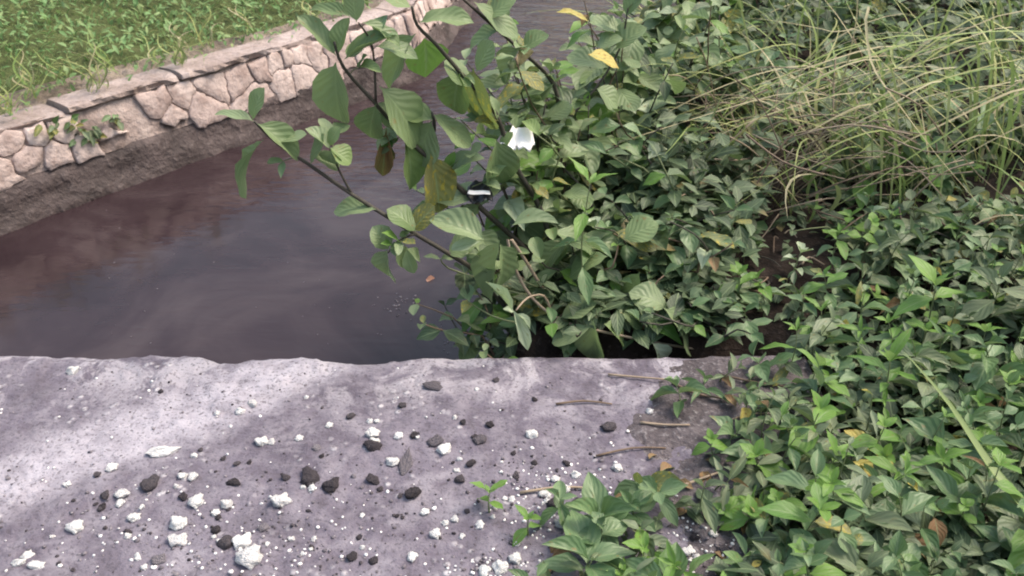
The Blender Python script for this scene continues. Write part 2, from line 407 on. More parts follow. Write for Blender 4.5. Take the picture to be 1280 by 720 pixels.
while u < 7.3:                                   # coping, broken into lengths
    L = R_(.45, 1.0); v = []; f = []; n = 16; dz = R_(-.012, .012); dn = R_(-.02, .012)
    pr = [(-.15, -.09), (-.145, -.076), (-.09, -.072), (-.03, -.070), (.010, -.072), (.018, -.076), (.020, -.092), (.01, -.10), (-.15, -.10)]
    for i in range(n + 1):
        uu = u + .008 + (L - .016) * i / n
        for k, (out, z) in enumerate(pr):
            j = .026 * noise.noise(Vector((uu * 6, k * .5, 3))) + .026 * noise.noise(Vector((uu * 24, k * .4, 8)))
            v.append(wp(uu, out + dn + j, z + dz + j * .2))
    m = len(pr)
    for i in range(n):
        for k in range(m): a = i * m + k; c = i * m + (k + 1) % m; f.append((a, c, c + m, a + m))
    f.append(tuple(range(m))[::-1]); f.append(tuple(n * m + k for k in range(m)))
    wpart('coping_stone', v, f, M['coping'], smooth=False); u += L
def clip(poly, nx_, nz_, d):
    out = []
    for k in range(len(poly)):
        a, c = poly[k], poly[(k + 1) % len(poly)]; da = a[0] * nx_ + a[1] * nz_ - d; dc = c[0] * nx_ + c[1] * nz_ - d
        if da <= 0: out.append(a)
        if (da < 0) != (dc < 0): t = da / (da - dc); out.append((a[0] + (c[0] - a[0]) * t, a[1] + (c[1] - a[1]) * t))
    return out
seeds = []; u = -2.6
while u < 6.8:
    st_ = R_(.085, .17) if u < .9 else R_(.055, .115)
    seeds.append((u, R_(-.15, -.11)))
    if R_(0, 1) < .62: seeds.append((u + st_ * .45, R_(-.25, -.20)))
    u += st_
for (su, sz) in seeds:
    if .22 < su < .62 and R_(0, 1) < .4: continue            # stretch where soil has slumped over the stones
    low = -.285 + .05 * noise.noise(Vector((su * 3, 1, 5))) + R_(-.03, .055)
    poly = [(su - .3, low), (su + .3, low), (su + .3, -.099), (su - .3, -.099)]
    for (qu, qz) in seeds:
        if (qu, qz) == (su, sz) or abs(qu - su) > .5: continue
        nx_, nz_ = qu - su, (qz - sz); L = math.hypot(nx_, nz_); nx_ /= L; nz_ /= L
        poly = clip(poly, nx_, nz_, nx_ * (su + qu) / 2 + nz_ * (sz + qz) / 2 - R_(.0, .004))
        if len(poly) < 3: break
    if len(poly) < 3: continue
    ring = []
    for k in range(len(poly)):                                # split and roughen the edges
        a, c = Vector(poly[k]), Vector(poly[(k + 1) % len(poly)]); m = max(1, int((c - a).length / .020))
        for t in range(m):
            q = a.lerp(c, (t + (.5 if m == 1 else .25)) / m); w_ = Vector((noise.noise(Vector((q.x * 24, q.y * 24, 1))), noise.noise(Vector((q.x * 24, q.y * 24, 7))))) * .022; ring.append(q + w_)
    n = len(ring)
    if n < 4: continue
    cc = sum(ring, Vector((0, 0))) / n; th = R_(.006, .014); v = []; f = []; tu, tz = R_(-.06, .06), R_(-.06, .06)
    def slope(z): return .012 + (-.09 - z) * .26
    for sc, hh in ((1.0, -.012), (.985, th * .8), (.94, th), (.45, th * 1.02)):
        for q in ring:
            p = cc + (q - cc) * sc; v.append(wp(p.x, slope(p.y) + hh + ((p.x - cc.x) * tu + (p.y - cc.y) * tz if hh > 0 else 0) + .004 * noise.noise(Vector((p.x * 25, p.y * 25, 3))), p.y))
    v.append(wp(cc.x, slope(cc.y) + th * 1.04, cc.y))
    for l in range(3):
        for k in range(n): f.append((l * n + k, l * n + (k + 1) % n, (l + 1) * n + (k + 1) % n, (l + 1) * n + k))
    for k in range(n): f.append((3 * n + k, 3 * n + (k + 1) % n, 4 * n))
    wpart('stone', v, f, M['stone'])

# ------------------------------------------------------------------ leaf meshes
def leaf_geo(p, q, droop, fold, wave, nx=8, ny=4, pet=.06):
    v = []; uv = []; f = []; ph = R_(0, 6)
    for i in range(nx + 1):
        t = .45 * i / nx + .55 * (1 - math.cos(math.pi * i / nx)) / 2; tt_ = max(0, (t - pet) / (1 - pet))
        w = max(.018, math.sin(math.pi * min(1, tt_) ** p) ** q if 0 < tt_ < 1 else 0)
        w *= 1 + .10 * noise.noise(Vector((t * 5, ph, 0)))
        for k in range(ny + 1):
            s = 2 * k / ny - 1
            z = -droop * t * t + fold * abs(s) * w * .5 + wave * math.sin(t * 9 + ph + (2 if s > 0 else 0)) * abs(s) * w
            v.append((t, .5 * w * s, z)); uv.append((t, k / ny))
    for i in range(nx):
        for k in range(ny): a = i * (ny + 1) + k; f.append((a, a + ny + 1, a + ny + 2, a + 1))
    return v, f, uv
def pool(name, mat, n, p, q, droop, fold, wave, nx=8, ny=4):
    out = []
    for _ in range(n):
        v, f, uv = leaf_geo(R_(*p), R_(*q), R_(*droop), R_(*fold), R_(*wave), nx, ny); out.append(mesh(name, v, f, mat, uv))
    return out
SH = dict(p=(1.0, 1.35), q=(.50, .68), droop=(.02, .45), fold=(.0, .5), wave=(.02, .09), nx=9, ny=4)
HE = dict(p=(.78, .95), q=(.85, 1.05), droop=(.05, .50), fold=(.1, .6), wave=(.02, .08), nx=7, ny=4)
POOL = {k: pool('leaf', M[k], 12, **SH) for k in ('shrub', 'shrub_spot')}
for k in ('herb', 'dull', 'young', 'pale', 'dead', 'yellow', 'peach', 'pink'): POOL[k] = pool('leaf', M[k], 12 if k in ('herb', 'dull') else 5, **HE)
POOL['shrub_pale'] = pool('leaf', M['pale'], 3, **SH)
POOL['under'] = pool('leaf', M['under'], 5, **HE)

def basis(base, xdir, up, L, W):
    X = xdir.normalized(); Z = (up - X * up.dot(X))
    Z = Z.normalized() if Z.length > 1e-4 else X.orthogonal().normalized(); Y = Z.cross(X)
    m = Matrix((X * L, Y * W, Z * L)).transposed().to_4x4(); m.translation = base; return m
def add_leaf(root, rootinv, kind, base, xdir, up, L, W, name='leaf'):
    return link(name, random.choice(POOL[kind]), root, rootinv @ basis(base, xdir, up, L, W))
def add_stem(root, rootinv, pts, rads, mat, n=5, name='stem'):
    v, f = tube(pts, rads, n); return link(name, mesh(name, [rootinv @ p for p in v], f, M[mat]), root)

# ------------------------------------------------------------------ traced shrub that leans over the water
def traced(name, label, base, branches, leaves, cat='shrub', group=None):
    root = empty(name, base); inv = Matrix.Translation(-Vector(base)); tag(root, label, cat, group)
    for mat, r0, r1, pts in branches:
        P = smooth_path([p if isinstance(p, Vector) else on_y(*p) for p in pts], 3)
        add_stem(root, inv, P, [lerp(r0, r1, i / (len(P) - 1)) for i in range(len(P))], mat)
        if cat == 'shrub':
            for i in range(1, len(P) - 1):
                for _ in range(2):
                    if R_(0, 1) < (.55 if P[i].x > -.12 else .85): continue
                    q = P[i].lerp(P[i + 1], R_(0, 1)); ll = R_(.028, .065); d = Vector((R_(-1, 1), R_(-1, .6), R_(-.4, 1)))
                    tw = q + d.normalized() * R_(.01, .05); add_stem(root, inv, [q, q.lerp(tw, .5) + Vector((0, 0, .004)), tw], [.0016, .0013, .001], 'green_stem', 4, 'twig')
                    for sg in (-1, 1): add_leaf(root, inv, random.choice(['shrub', 'shrub', 'shrub', 'herb', 'shrub_spot', 'young']), tw, d.normalized() + Vector((R_(-.9, .9), R_(-.9, .9), R_(-.4, .4))), Vector((R_(-.4, .4), R_(-.6, .1), 1)), ll * R_(.7, 1.1), ll * R_(.42, .6))
    for kind, bx, by, tx, ty, w, Y, *rest in leaves:
        dY = rest[0] if rest else 0.0; B = on_y(bx, by, Y); T = on_y(tx, ty, Y + dY)
        tocam = (CAM - B).normalized(); up = tocam * .36 + Vector((R_(-.3, .3), R_(-.2, .2), .85 + R_(-.15, .25)))
        L = (T - B).length
        add_leaf(root, inv, kind, B, T - B, up, L * 1.04, w / ppm(B) * 1.22)
    return root
def bank_pt(x, y): return Vector((x, y, ground_h(x, y)))
bA = bank_pt(Rx(1.78) + .10, 1.78); bB = bank_pt(Rx(1.95) + .12, 1.95); bC = bank_pt(Rx(2.15) + .16, 2.15)
s = 'shrub'
traced('broadleaf_shrub', 'low shrub branch with rounded leaves stretching farthest out over the water', bA,
  [('dark_stem', .007, .0028, [bA, (600, 345, 1.77), (562, 318, 1.75), (515, 290, 1.74), (440, 243, 1.72), (385, 205, 1.70), (345, 178, 1.69), (318, 152, 1.68)]),
   ('dark_stem', .003, .0018, [(440, 243, 1.72), (425, 215, 1.71), (412, 185, 1.70)]),
   ('dark_stem', .003, .0018, [(520, 292, 1.74), (500, 300, 1.72), (485, 316, 1.71)])],
  [(s, 318, 152, 273, 133, 16, 1.68), (s, 316, 150, 319, 112, 27, 1.68), (s, 322, 155, 377, 190, 30, 1.68), (s, 330, 174, 276, 222, 42, 1.68, .03),
   (s, 345, 178, 380, 165, 18, 1.69), (s, 388, 206, 400, 168, 20, 1.70), (s, 412, 186, 390, 158, 22, 1.70), (s, 412, 185, 440, 200, 28, 1.70),
   (s, 414, 188, 412, 205, 26, 1.69), (s, 412, 183, 418, 160, 16, 1.70), (s, 425, 215, 398, 190, 22, 1.71), (s, 470, 262, 420, 252, 26, 1.72),
   (s, 484, 312, 480, 352, 36, 1.71), (s, 486, 312, 470, 285, 26, 1.71), (s, 492, 308, 510, 330, 24, 1.72), (s, 520, 290, 497, 258, 34, 1.73),
   ('shrub_spot', 515, 288, 540, 258, 30, 1.74), (s, 560, 318, 590, 300, 30, 1.75)])
traced('broadleaf_shrub', 'upright shrub with pleated rounded leaves and one yellow blotched leaf', bB,
  [('dark_stem', .008, .003, [bB, (645, 300, 1.93), (590, 250, 1.9), (535, 197, 1.86), (500, 165, 1.84), (470, 130, 1.82), (430, 85, 1.8), (418, 52, 1.79)]),
   ('dark_stem', .006, .003, [(535, 197, 1.86), (543, 160, 1.87), (540, 140, 1.87)]),
   ('dark_stem', .008, .003, [bB, (680, 270, 1.95), (640, 200, 1.94), (620, 142, 1.92), (575, 90, 1.9), (545, 55, 1.88), (522, 32, 1.87), (515, 8, 1.86)]),
   ('dark_stem', .003, .002, [(470, 130, 1.82), (466, 60, 1.82), (448, 28, 1.81)])],
  [(s, 420, 78, 415, 153, 58, 1.79), (s, 420, 70, 380, 18, 22, 1.79), (s, 424, 66, 428, 25, 22, 1.79), (s, 430, 75, 482, 40, 26, 1.8), (s, 440, 22, 392, 2, 18, 1.81),
   (s, 446, 28, 440, -12, 22, 1.81), (s, 453, 28, 502, 46, 22, 1.81), (s, 520, 42, 470, 102, 46, 1.86), (s, 524, 28, 585, 14, 26, 1.87), (s, 515, 10, 480, -8, 22, 1.86),
   ('young', 530, 48, 538, 98, 50, 1.9), (s, 474, 108, 538, 168, 56, 1.82), (s, 470, 58, 520, 60, 30, 1.83), (s, 455, 62, 432, 62, 22, 1.82),
   (s, 575, 92, 560, 140, 44, 1.89), ('shrub_spot', 592, 85, 590, 165, 56, 1.9), (s, 590, 110, 560, 75, 40, 1.9), (s, 595, 90, 612, 52, 36, 1.91),
   ('shrub_spot', 538, 192, 556, 266, 46, 1.84), (s, 540, 150, 520, 205, 44, 1.86), (s, 540, 142, 590, 178, 46, 1.87), (s, 620, 175, 627, 237, 42, 1.91),
   (s, 500, 165, 480, 130, 24, 1.83), (s, 505, 168, 525, 235, 40, 1.84), ('dead', 483, 160, 478, 232, 20, 1.82), ('dead', 487, 165, 486, 205, 16, 1.83), (s, 560, 218, 595, 190, 30, 1.87),
   (s, 470, 130, 455, 175, 36, 1.81), (s, 500, 160, 470, 185, 30, 1.83), (s, 545, 150, 500, 135, 36, 1.87), (s, 592, 250, 540, 235, 40, 1.88), (s, 600, 255, 570, 290, 36, 1.88)])
traced('broadleaf_shrub', 'tall shrub stem with long narrow ribbed leaves beside the gap of bright water', bC,
  [('dark_stem', .008, .003, [bC, (712, 250, 2.15), (700, 160, 2.15), (692, 105, 2.13), (650, 62, 2.1), (608, 25, 2.08), (575, -5, 2.06)]),
   ('dark_stem', .004, .002, [(700, 160, 2.15), (745, 110, 2.2), (775, 60, 2.22), (785, 10, 2.22)]),
   ('dark_stem', .005, .002, [bC, (668, 250, 2.1), (672, 190, 2.1), (682, 130, 2.1)])],
  [(s, 592, 2, 648, 42, 30, 2.07), (s, 650, 60, 620, 95, 36, 2.09), (s, 655, 62, 680, 40, 24, 2.1), (s, 625, 38, 585, 50, 30, 2.08), (s, 692, 105, 655, 130, 34, 2.12),
   (s, 690, 108, 640, 115, 30, 2.12), ('peach', 650, 58, 656, 84, 26, 2.06), (s, 745, 110, 775, 130, 34, 2.2), (s, 760, 85, 720, 60, 32, 2.2), (s, 770, 62, 800, 30, 34, 2.2),
   (s, 775, 40, 745, 20, 30, 2.22), (s, 782, 20, 800, -10, 26, 2.22), (s, 700, 165, 735, 190, 34, 2.14), (s, 682, 130, 650, 150, 26, 2.1), (s, 680, 150, 712, 130, 30, 2.1),
   (s, 745, 60, 770, 40, 26, 2.18), ('yellow', 735, 68, 775, 76, 28, 2.1), ('yellow', 695, 15, 735, 17, 13, 2.12), (s, 672, 190, 640, 215, 34, 2.08), (s, 605, 25, 640, -5, 26, 2.08)])

# low centre plants at the slab's edge
bD = bank_pt(.12, 1.72)
traced('broadleaf_herb', 'leafy herb with drooping toothed leaves and a tan runner at the slab edge', bD,
  [('tan_stem', .004, .003, [bD, (640, 300, 1.72), (642, 330, 1.70), (665, 372, 1.68), (705, 402, 1.66), (770, 418, 1.64), (830, 430, 1.66), (895, 440, 1.68)]),
   ('tan_stem', .003, .002, [(690, 392, 1.67), (680, 370, 1.66), (660, 372, 1.61), (645, 388, 1.565)])],
  [(s, 605, 300, 550, 266, 34, 1.7), (s, 625, 305, 640, 360, 46, 1.66), (s, 640, 282, 692, 268, 22, 1.7), ('shrub_pale', 600, 302, 565, 310, 18, 1.68), (s, 625, 300, 605, 375, 44, 1.72),
   ('pale', 640, 388, 614, 352, 10, 1.56), ('pale', 642, 388, 662, 438, 15, 1.56), ('pale', 645, 392, 668, 408, 9, 1.56), ('pale', 642, 390, 630, 385, 9, 1.56),
   (s, 742, 400, 742, 455, 36, 1.62), (s, 755, 405, 785, 425, 30, 1.63), (s, 740, 408, 690, 425, 26, 1.62), (s, 700, 398, 740, 375, 32, 1.66), ('shrub_spot', 700, 385, 650, 375, 40, 1.72),
   (s, 830, 385, 880, 432, 46, 1.66), (s, 835, 385, 800, 360, 36, 1.7), (s, 760, 320, 710, 330, 36, 1.75), (s, 725, 325, 712, 390, 44, 1.78), (s, 690, 290, 745, 300, 34, 1.78),
   (s, 710, 300, 665, 330, 36, 1.8), (s, 780, 300, 815, 275, 36, 1.8), (s, 800, 340, 775, 385, 36, 1.75), ('shrub_pale', 815, 428, 835, 458, 26, 1.63), (s, 770, 385, 810, 400, 30, 1.68)], cat='herb')

# ------------------------------------------------------------------ generic leafy plants
def leafy(name, label, cat, group, base, h, lean, nodes, L, wr, kind, tip, stem='green_stem', r=.0025, start=.25, az0=None, dr=(.0, .5), shrink=.55):
    base = Vector(base); root = empty(name, base); tag(root, label, cat, group); inv = Matrix.Translation(-base)
    n = 5; pts = [base - Vector((0, 0, .008))]; bend = Vector((R_(-.3, .3), R_(-.3, .3), 0)) * h * .3
    for i in range(1, n + 1):
        t = i / n; pts.append(base + Vector((lean[0] * t ** 1.3, lean[1] * t ** 1.3, h * t)) + bend * math.sin(t * 3))
    P = smooth_path(pts, 2); add_stem(root, inv, P, [lerp(r, r * .5, i / (len(P) - 1)) for i in range(len(P))], stem, 4)
    az = R_(0, 6.28) if az0 is None else az0
    for k in range(nodes):
        t = lerp(start, 1, k / max(1, nodes - 1)); q = t * (len(P) - 1); i = min(len(P) - 2, int(q)); p = P[i].lerp(P[i + 1], q - i)
        ax = (P[i + 1] - P[i]).normalized(); e = ax.orthogonal().normalized(); e2 = ax.cross(e)
        top_ = k >= nodes - 1; el = lerp(-.15, .25, t) + (R_(.35, .8) if top_ else R_(-.2, .25))
        for sgn in (0, math.pi):
            if R_(0, 1) < .06: continue
            a = az + sgn + R_(-.3, .3); d = (e * math.cos(a) + e2 * math.sin(a)) * math.cos(el) + ax * math.sin(el)
            d.z -= R_(*dr) * .4
            ll = L * R_(.75, 1.15) * (shrink if top_ else 1) * (1 if k else .9)
            if name == 'ground_cover_sprig' and R_(0, 1) < .07: kd = random.choice(['shrub_spot', 'dead', 'yellow', 'dull'])
            else: kd = tip if (top_ or (k == nodes - 2 and tip == 'young')) else kind
            add_leaf(root, inv, kd, p, d, ax + Vector((0, 0, .6)), ll, ll * wr * R_(.85, 1.15))
        if top_ and tip in ('young', 'pale'):
            for q_ in range(2):
                a = az + 1.57 + q_ * 3.14; d = (e * math.cos(a) + e2 * math.sin(a)) * .6 + ax * .8
                add_leaf(root, inv, tip, p, d, ax, L * .42, L * .42 * wr)
        az += 1.57 + R_(-.2, .2)
    return root

# bank shrubs behind the slab edge
LBL = 'bushy green shrub with oval leaves growing on the canal bank'
def bank_shrub(x, y, h, nst, L, kind='shrub', label=LBL, lean=(-.06, -.04)):
    if x < .3: x = max(x - .08, Rx(y) + .07); h += max(0, -.6 * ground_h(x, y))
    if y > 1.95 and x < Rx(y) + .12: lean = (-.09, -.06)
    base = bank_pt(x, y); root = empty('leafy_shrub', base); label = 'low leafy shrub crowding against the edge of the concrete slab' if y < 1.78 else ('leafy shrub half hidden among the long grass' if x > .85 else 'bushy shrub with oval leaves rising on the bank beside the water'); tag(root, label, 'shrub', label); inv = Matrix.Translation(-base)
    for _ in range(nst):
        hh = h * R_(.65, 1.05); ln = Vector((lean[0] * (1.8 if x < .25 else 1) + R_(-.16, .16), lean[1] + R_(-.12, .12), 0)); bd = Vector((R_(-1, 1), R_(-1, 1), 0)) * .05
        pts = [base + Vector((R_(-.03, .03), R_(-.03, .03), -.01)) + (ln * t ** 1.4 + Vector((0, 0, hh * t)) + bd * math.sin(3 * t)) for t in np.linspace(0, 1, 6)]
        P = smooth_path(pts, 2); add_stem(root, inv, P, [lerp(.0042, .0016, i / (len(P) - 1)) for i in range(len(P))], random.choice(['dark_stem', 'green_stem', 'brown_stem']))
        az = R_(0, 6); nn = int(hh / .055) + 2
        for k in range(nn):
            t = lerp(.12, 1, k / (nn - 1)); q = t * (len(P) - 1); i = min(len(P) - 2, int(q)); p = P[i].lerp(P[i + 1], q - i)
            for sg in (0, 3.14):
                if R_(0, 1) < .12: continue
                a = az + sg + R_(-.4, .4); el = R_(-.45, .35) + (.5 if k == nn - 1 else 0)
                d = Vector((math.cos(a) * math.cos(el), math.sin(a) * math.cos(el), math.sin(el)))
                ll = L * R_(.5, 1.25) * (.6 if k == nn - 1 else 1); u_ = R_(0, 1)
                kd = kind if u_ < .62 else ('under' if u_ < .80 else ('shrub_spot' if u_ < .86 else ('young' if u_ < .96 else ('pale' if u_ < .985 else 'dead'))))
                if kd == 'dead': ll *= .5
                add_leaf(root, inv, kd, p, d, Vector((R_(-.3, .3), R_(-.5, .1), 1)), ll, ll * R_(.48, .66))
            az += 1.57
    return root
for (x, y, h, n, L, kd) in [
    (.05, 1.82, .20, 2, .08, 'shrub'), (.10, 2.04, .44, 3, .085, 'shrub'), (.13, 2.12, .58, 4, .08, 'shrub'), (.15, 2.2, .64, 4, .085, 'shrub'), (.22, 2.3, .62, 4, .08, 'shrub'), (.18, 2.4, .64, 5, .075, 'shrub'), (.24, 2.5, .6, 5, .09, 'shrub'),
    (.04, 1.74, .12, 4, .06, 'under'), (.16, 1.78, .16, 4, .07, 'under'), (.28, 1.8, .16, 5, .06, 'under'),
    (.02, 1.70, .10, 2, .075, 'shrub'), (.20, 1.70, .10, 3, .075, 'herb'), (.32, 1.72, .11, 4, .07, 'herb'), (.44, 1.72, .11, 5, .065, 'herb'), (.08, 1.88, .26, 3, .09, 'shrub'),
    (.20, 1.86, .24, 4, .09, 'shrub'), (.34, 1.88, .22, 5, .08, 'herb'), (.46, 1.9, .20, 6, .075, 'herb'), (.14, 2.02, .36, 3, .10, 'shrub'), (.28, 2.05, .36, 4, .09, 'shrub'), (.42, 2.10, .34, 6, .08, 'herb'), 
    (.16, 2.25, .46, 4, .10, 'shrub'), (.30, 2.35, .50, 5, .10, 'shrub'), (.36, 2.65, .52, 6, .10, 'shrub'), (.55, 2.70, .48, 6, .09, 'shrub'), 
    (.52, 3.00, .50, 7, .10, 'shrub'), (.80, 2.9, .40, 6, .09, 'herb'), (.78, 3.35, .48, 7, .10, 'shrub'), (.60, 3.5, .5, 7, .11, 'shrub'), (1.0, 3.8, .48, 7, .10, 'herb'), (.92, 4.3, .5, 8, .12, 'shrub'),
    (.92, 2.38, .16, 4, .085, 'herb'), (1.10, 2.5, .20, 4, .10, 'shrub'), (1.3, 2.4, .18, 4, .10, 'herb'), (1.15, 2.05, .12, 4, .08, 'herb'), (.60, 1.85, .10, 4, .06, 'herb'), (.92, 2.12, .12, 4, .06, 'under'),  (1.35, 2.1, .16, 5, .10, 'shrub'), (1.2, 2.9, .26, 5, .10, 'shrub'), (1.55, 2.7, .22, 5, .10, 'herb'),
    (1.35, 3.6, .45, 6, .09, 'herb'), (1.7, 4.2, .5, 8, .10, 'herb'), (2.1, 4.0, .5, 8, .10, 'shrub'), (1.3, 4.7, .5, 8, .11, 'shrub'), (2.4, 4.8, .5, 8, .11, 'herb')]:
    bank_shrub(x, y, h, n, L, kd)

# singled-out rosettes
def at_g(px, py):
    p = on_z(px, py, 0.0)
    for _ in range(4): p = on_z(px, py, top(p.x, p.y))
    return Vector((p.x, p.y, top(p.x, p.y)))
leafy('leafy_herb', 'bright yellow green shoot tip standing among the dark bank shrubs', 'herb', None, bank_pt(.19, 1.75), .36, (-.02, -.03), 5, .08, .36, 'herb', 'young', shrink=1.0)
leafy('leafy_herb', 'pale four leaved herb standing alone before the dark hollow', 'herb', None, at_g(985, 365), .10, (.02, .02), 3, .055, .5, 'pale', 'pale', shrink=.9, start=.6)
leafy('leafy_herb', 'tall bright green herb with large pleated leaves rising above the ground cover', 'herb', None, at_g(1150, 445), .17, (0, .02), 4, .09, .45, 'young', 'young', shrink=.9, start=.45)
leafy('leafy_herb', 'bright upright shoot of narrow folded leaves in the ground cover', 'herb', None, at_g(1100, 520), .12, (0, .02), 3, .075, .34, 'young', 'young', shrink=1.0, start=.6, dr=(-1.2, -.6))
leafy('leafy_herb', 'small bright seedling rooted in bare concrete apart from the other plants', 'herb', None, at_g(612, 640), .035, (0, .01), 2, .045, .5, 'young', 'young', shrink=.9, start=.6)
leafy('leafy_herb', 'two toned seedling among white grit beside the lone seedling', 'herb', None, at_g(660, 668), .035, (0, .0), 2, .042, .5, 'herb', 'young', shrink=.8, start=.5)
leafy('leafy_herb', 'low plant with large ribbed leaves over the grit at the ground cover margin', 'herb', None, at_g(755, 668), .05, (-.01, -.01), 3, .085, .5, 'herb', 'herb', shrink=.8, start=.5)
leafy('leafy_herb', 'low plant with the broadest pleated leaves spread flat on the slab', 'herb', None, at_g(735, 722), .04, (0, 0), 3, .095, .5, 'herb', 'herb', shrink=.9, start=.5)

# ground cover sprigs
def edge_px(py):
    pts = [(455, 880), (480, 850), (520, 840), (560, 845), (600, 770), (640, 700), (680, 690), (720, 660), (820, 600)]
    for (y0, x0), (y1, x1) in zip(pts[:-1], pts[1:]):
        if y0 <= py <= y1: return lerp(x0, x1, (py - y0) / (y1 - y0))
    return 850 if py < 455 else 600
spots = []; tries = 0
while len(spots) < 280 and tries < 9000:
    tries += 1; py = R_(290, 800); px = R_(640, 1360); e = edge_px(py)
    if px < e: continue
    if py < 460 and px < 870: continue
    wd = 190 if py < 570 else 300
    if px < e + wd and R_(0, 1) > .09 + .85 * ((px - e) / wd) ** 1.5: continue
    if (px - 880) ** 2 / 50 ** 2 + (py - 682) ** 2 / 38 ** 2 < 1: continue
    if (px - 1005) ** 2 / 55 ** 2 + (py - 320) ** 2 / 40 ** 2 < 1: continue
    p = at_g(px, py); md = .034 + .012 * (py < 470)
    if any((p.x - q.x) ** 2 + (p.y - q.y) ** 2 < md * md for q in spots): continue
    spots.append(p)
for p in spots:
    big = R_(0, 1); L = .044 + .042 * big ** 1.2 + .008 * max(0, p.y - 1.5)
    h = R_(.04, .125) * (1.0 if p.x > .45 else .55) + (.03 if p.x > .8 else 0); a = R_(0, 6.28); k = R_(.0, .05)
    yng = R_(0, 1); sp_ = 'herb' if R_(0, 1) < .68 else 'dull'; wr_ = R_(.40, .62); u_ = R_(0, 1)
    if u_ < .14: wr_ = R_(.22, .32)
    elif u_ < .26: wr_ = R_(.7, .9); L *= .7
    hue = 'small sprig with a bright yellow green tip' if yng < .30 else 'small dull green sprig'
    where = 'creeping over the bare concrete and grit' if p.x < .42 else ('in the thick mat of ground cover' if p.y < 1.62 else 'at the foot of the grassy thicket')
    leafy('ground_cover_sprig', hue + ' ' + where, 'plant', hue + ' ' + where, p, h,
          (k * math.cos(a) - .01, k * math.sin(a) - .01), random.choice([3, 3, 4]), L, wr_, sp_, 'young' if yng < .30 else sp_, r=.0017, start=R_(.25, .45))

# ------------------------------------------------------------------ leaf litter of the undergrowth: joined small leaves
def leaf_mass(name, pts, mat, label, cat, Lr, wr=(.45, .62), tilt=.9, parent=None):
    """pts: list of (Vector, scale). Each leaf is a folded 6-triangle blade."""
    n = len(pts); V = np.zeros((n * 8, 3), np.float32); UV = np.zeros((n * 8, 2), np.float32); F_ = []
    prof_ = [(0, .02), (.33, .85), (.66, .8), (1, .0)]
    for i, (p, sc) in enumerate(pts):
        a = R_(0, 6.283); el = random.gauss(0, .45) * tilt; d = Vector((math.cos(a) * math.cos(el), math.sin(a) * math.cos(el), math.sin(el)))
        up = Vector((R_(-.5, .5), R_(-.6, .4), 1)); L = R_(*Lr) * sc; W = L * R_(*wr)
        X = d; Z = (up - X * up.dot(X)).normalized(); Y = Z.cross(X); dr = R_(.05, .4); b0 = i * 8
        rows = [(0, .02, 0), (.38, 1, 1), (.72, .72, 1), (1, 0, 0)]
        vv = [p, p + X * (L * .38) + Y * (W * .5) + Z * (L * (.06 - dr * .14)), p + X * (L * .38) - Z * (L * dr * .14), p + X * (L * .38) - Y * (W * .5) + Z * (L * (.06 - dr * .14)),
              p + X * (L * .72) + Y * (W * .36) + Z * (L * (.05 - dr * .5)), p + X * (L * .72) - Z * (L * dr * .5), p + X * (L * .72) - Y * (W * .36) + Z * (L * (.05 - dr * .5)), p + X * L - Z * (L * dr)]
        V[b0:b0 + 8] = [tuple(q) for q in vv]
        UV[b0:b0 + 8] = [(0, .5), (.38, 1), (.38, .5), (.38, 0), (.72, .86), (.72, .5), (.72, .14), (1, .5)]
        F_ += [(b0, b0 + 2, b0 + 1), (b0, b0 + 3, b0 + 2), (b0 + 1, b0 + 2, b0 + 5, b0 + 4), (b0 + 2, b0 + 3, b0 + 6, b0 + 5), (b0 + 4, b0 + 5, b0 + 7), (b0 + 5, b0 + 6, b0 + 7)]
    o_ = link(name, mesh(name, V.tolist(), F_, M[mat], UV), parent)
    tag(o_, label, cat, kind='stuff'); return o_
pts = []
while len(pts) < 5200:          # low mat under the sprigs and on the right bank
    px, py = R_(620, 1500), R_(250, 860); e = edge_px(py)
    if px < e + 40 + R_(0, 1) ** .6 * (200 if py < 570 else 320): continue
    if (px - 880) ** 2 / 60 ** 2 + (py - 682) ** 2 / 45 ** 2 < 1: continue
    if (px - 990) ** 2 / 80 ** 2 + (py - 335) ** 2 / 45 ** 2 < 1 and R_(0, 1) < .8: continue
    p = at_g(px, py)
    if p.z < WATER + .06 or (p.x < Rx(p.y) and p.y > SLAB_Y): continue
    pts.append((p + Vector((0, 0, R_(.002, .05 if p.x > .35 else .025))), 1 + .25 * max(0, p.y - 1.5)))
leaf_mass('undergrowth', pts, 'under', 'dense low mat of small leaves coloured dark for the shade beneath the sprigs', 'undergrowth', (.022, .055))
pts = []
while len(pts) < 9000:         # inner foliage of the bank thicket, its shade put into the leaf colour
    y = R_(1.66, 5.2); x = Rx(y) + (R_(-.10, .6) if y < 2.4 else R_(-.15, 3.0)); g0 = ground_h(x, y)
    hm = (.10 + .16 * sstep(1.66, 2.3, y)) * (.5 + nz(x, y, 3.1, 4) + .3)
    if (x - .78) ** 2 / .12 ** 2 + (y - 2.06) ** 2 / .14 ** 2 < 1: hm *= .3
    if hm <= 0.02: continue
    z = g0 + .01 + hm * R_(0, 1) ** .8
    if z < WATER + .04: continue
    pts.append((Vector((x, y, z)), 1 + .12 * y))
leaf_mass('thicket', pts, 'under', 'tangle of small leaves inside the bank thicket, shade painted into their colour', 'undergrowth', (.03, .06))
pts = []
for i in range(62000):         # cover of the far bank
    u = R_(-2.6, 6.5); d = R_(.0, 1) * 3.4; q = wp(u, -.02 - d, 0)
    cov = .5 + .55 * nz(q.x, q.y, 2.2, 3)
    if d < .26 and R_(0, 1) > (.05 + (d / .26) ** 1.6 + (.5 if nz(q.x, q.y, 3.5, 9) > .22 else 0)) * max(.2, cov): continue
    pts.append((Vector((q.x, q.y, max(ground_h(q.x, q.y), -.085 if d < .17 else -9) + .008 + R_(0, .11) * min(1, .3 + d * 2))), 1))
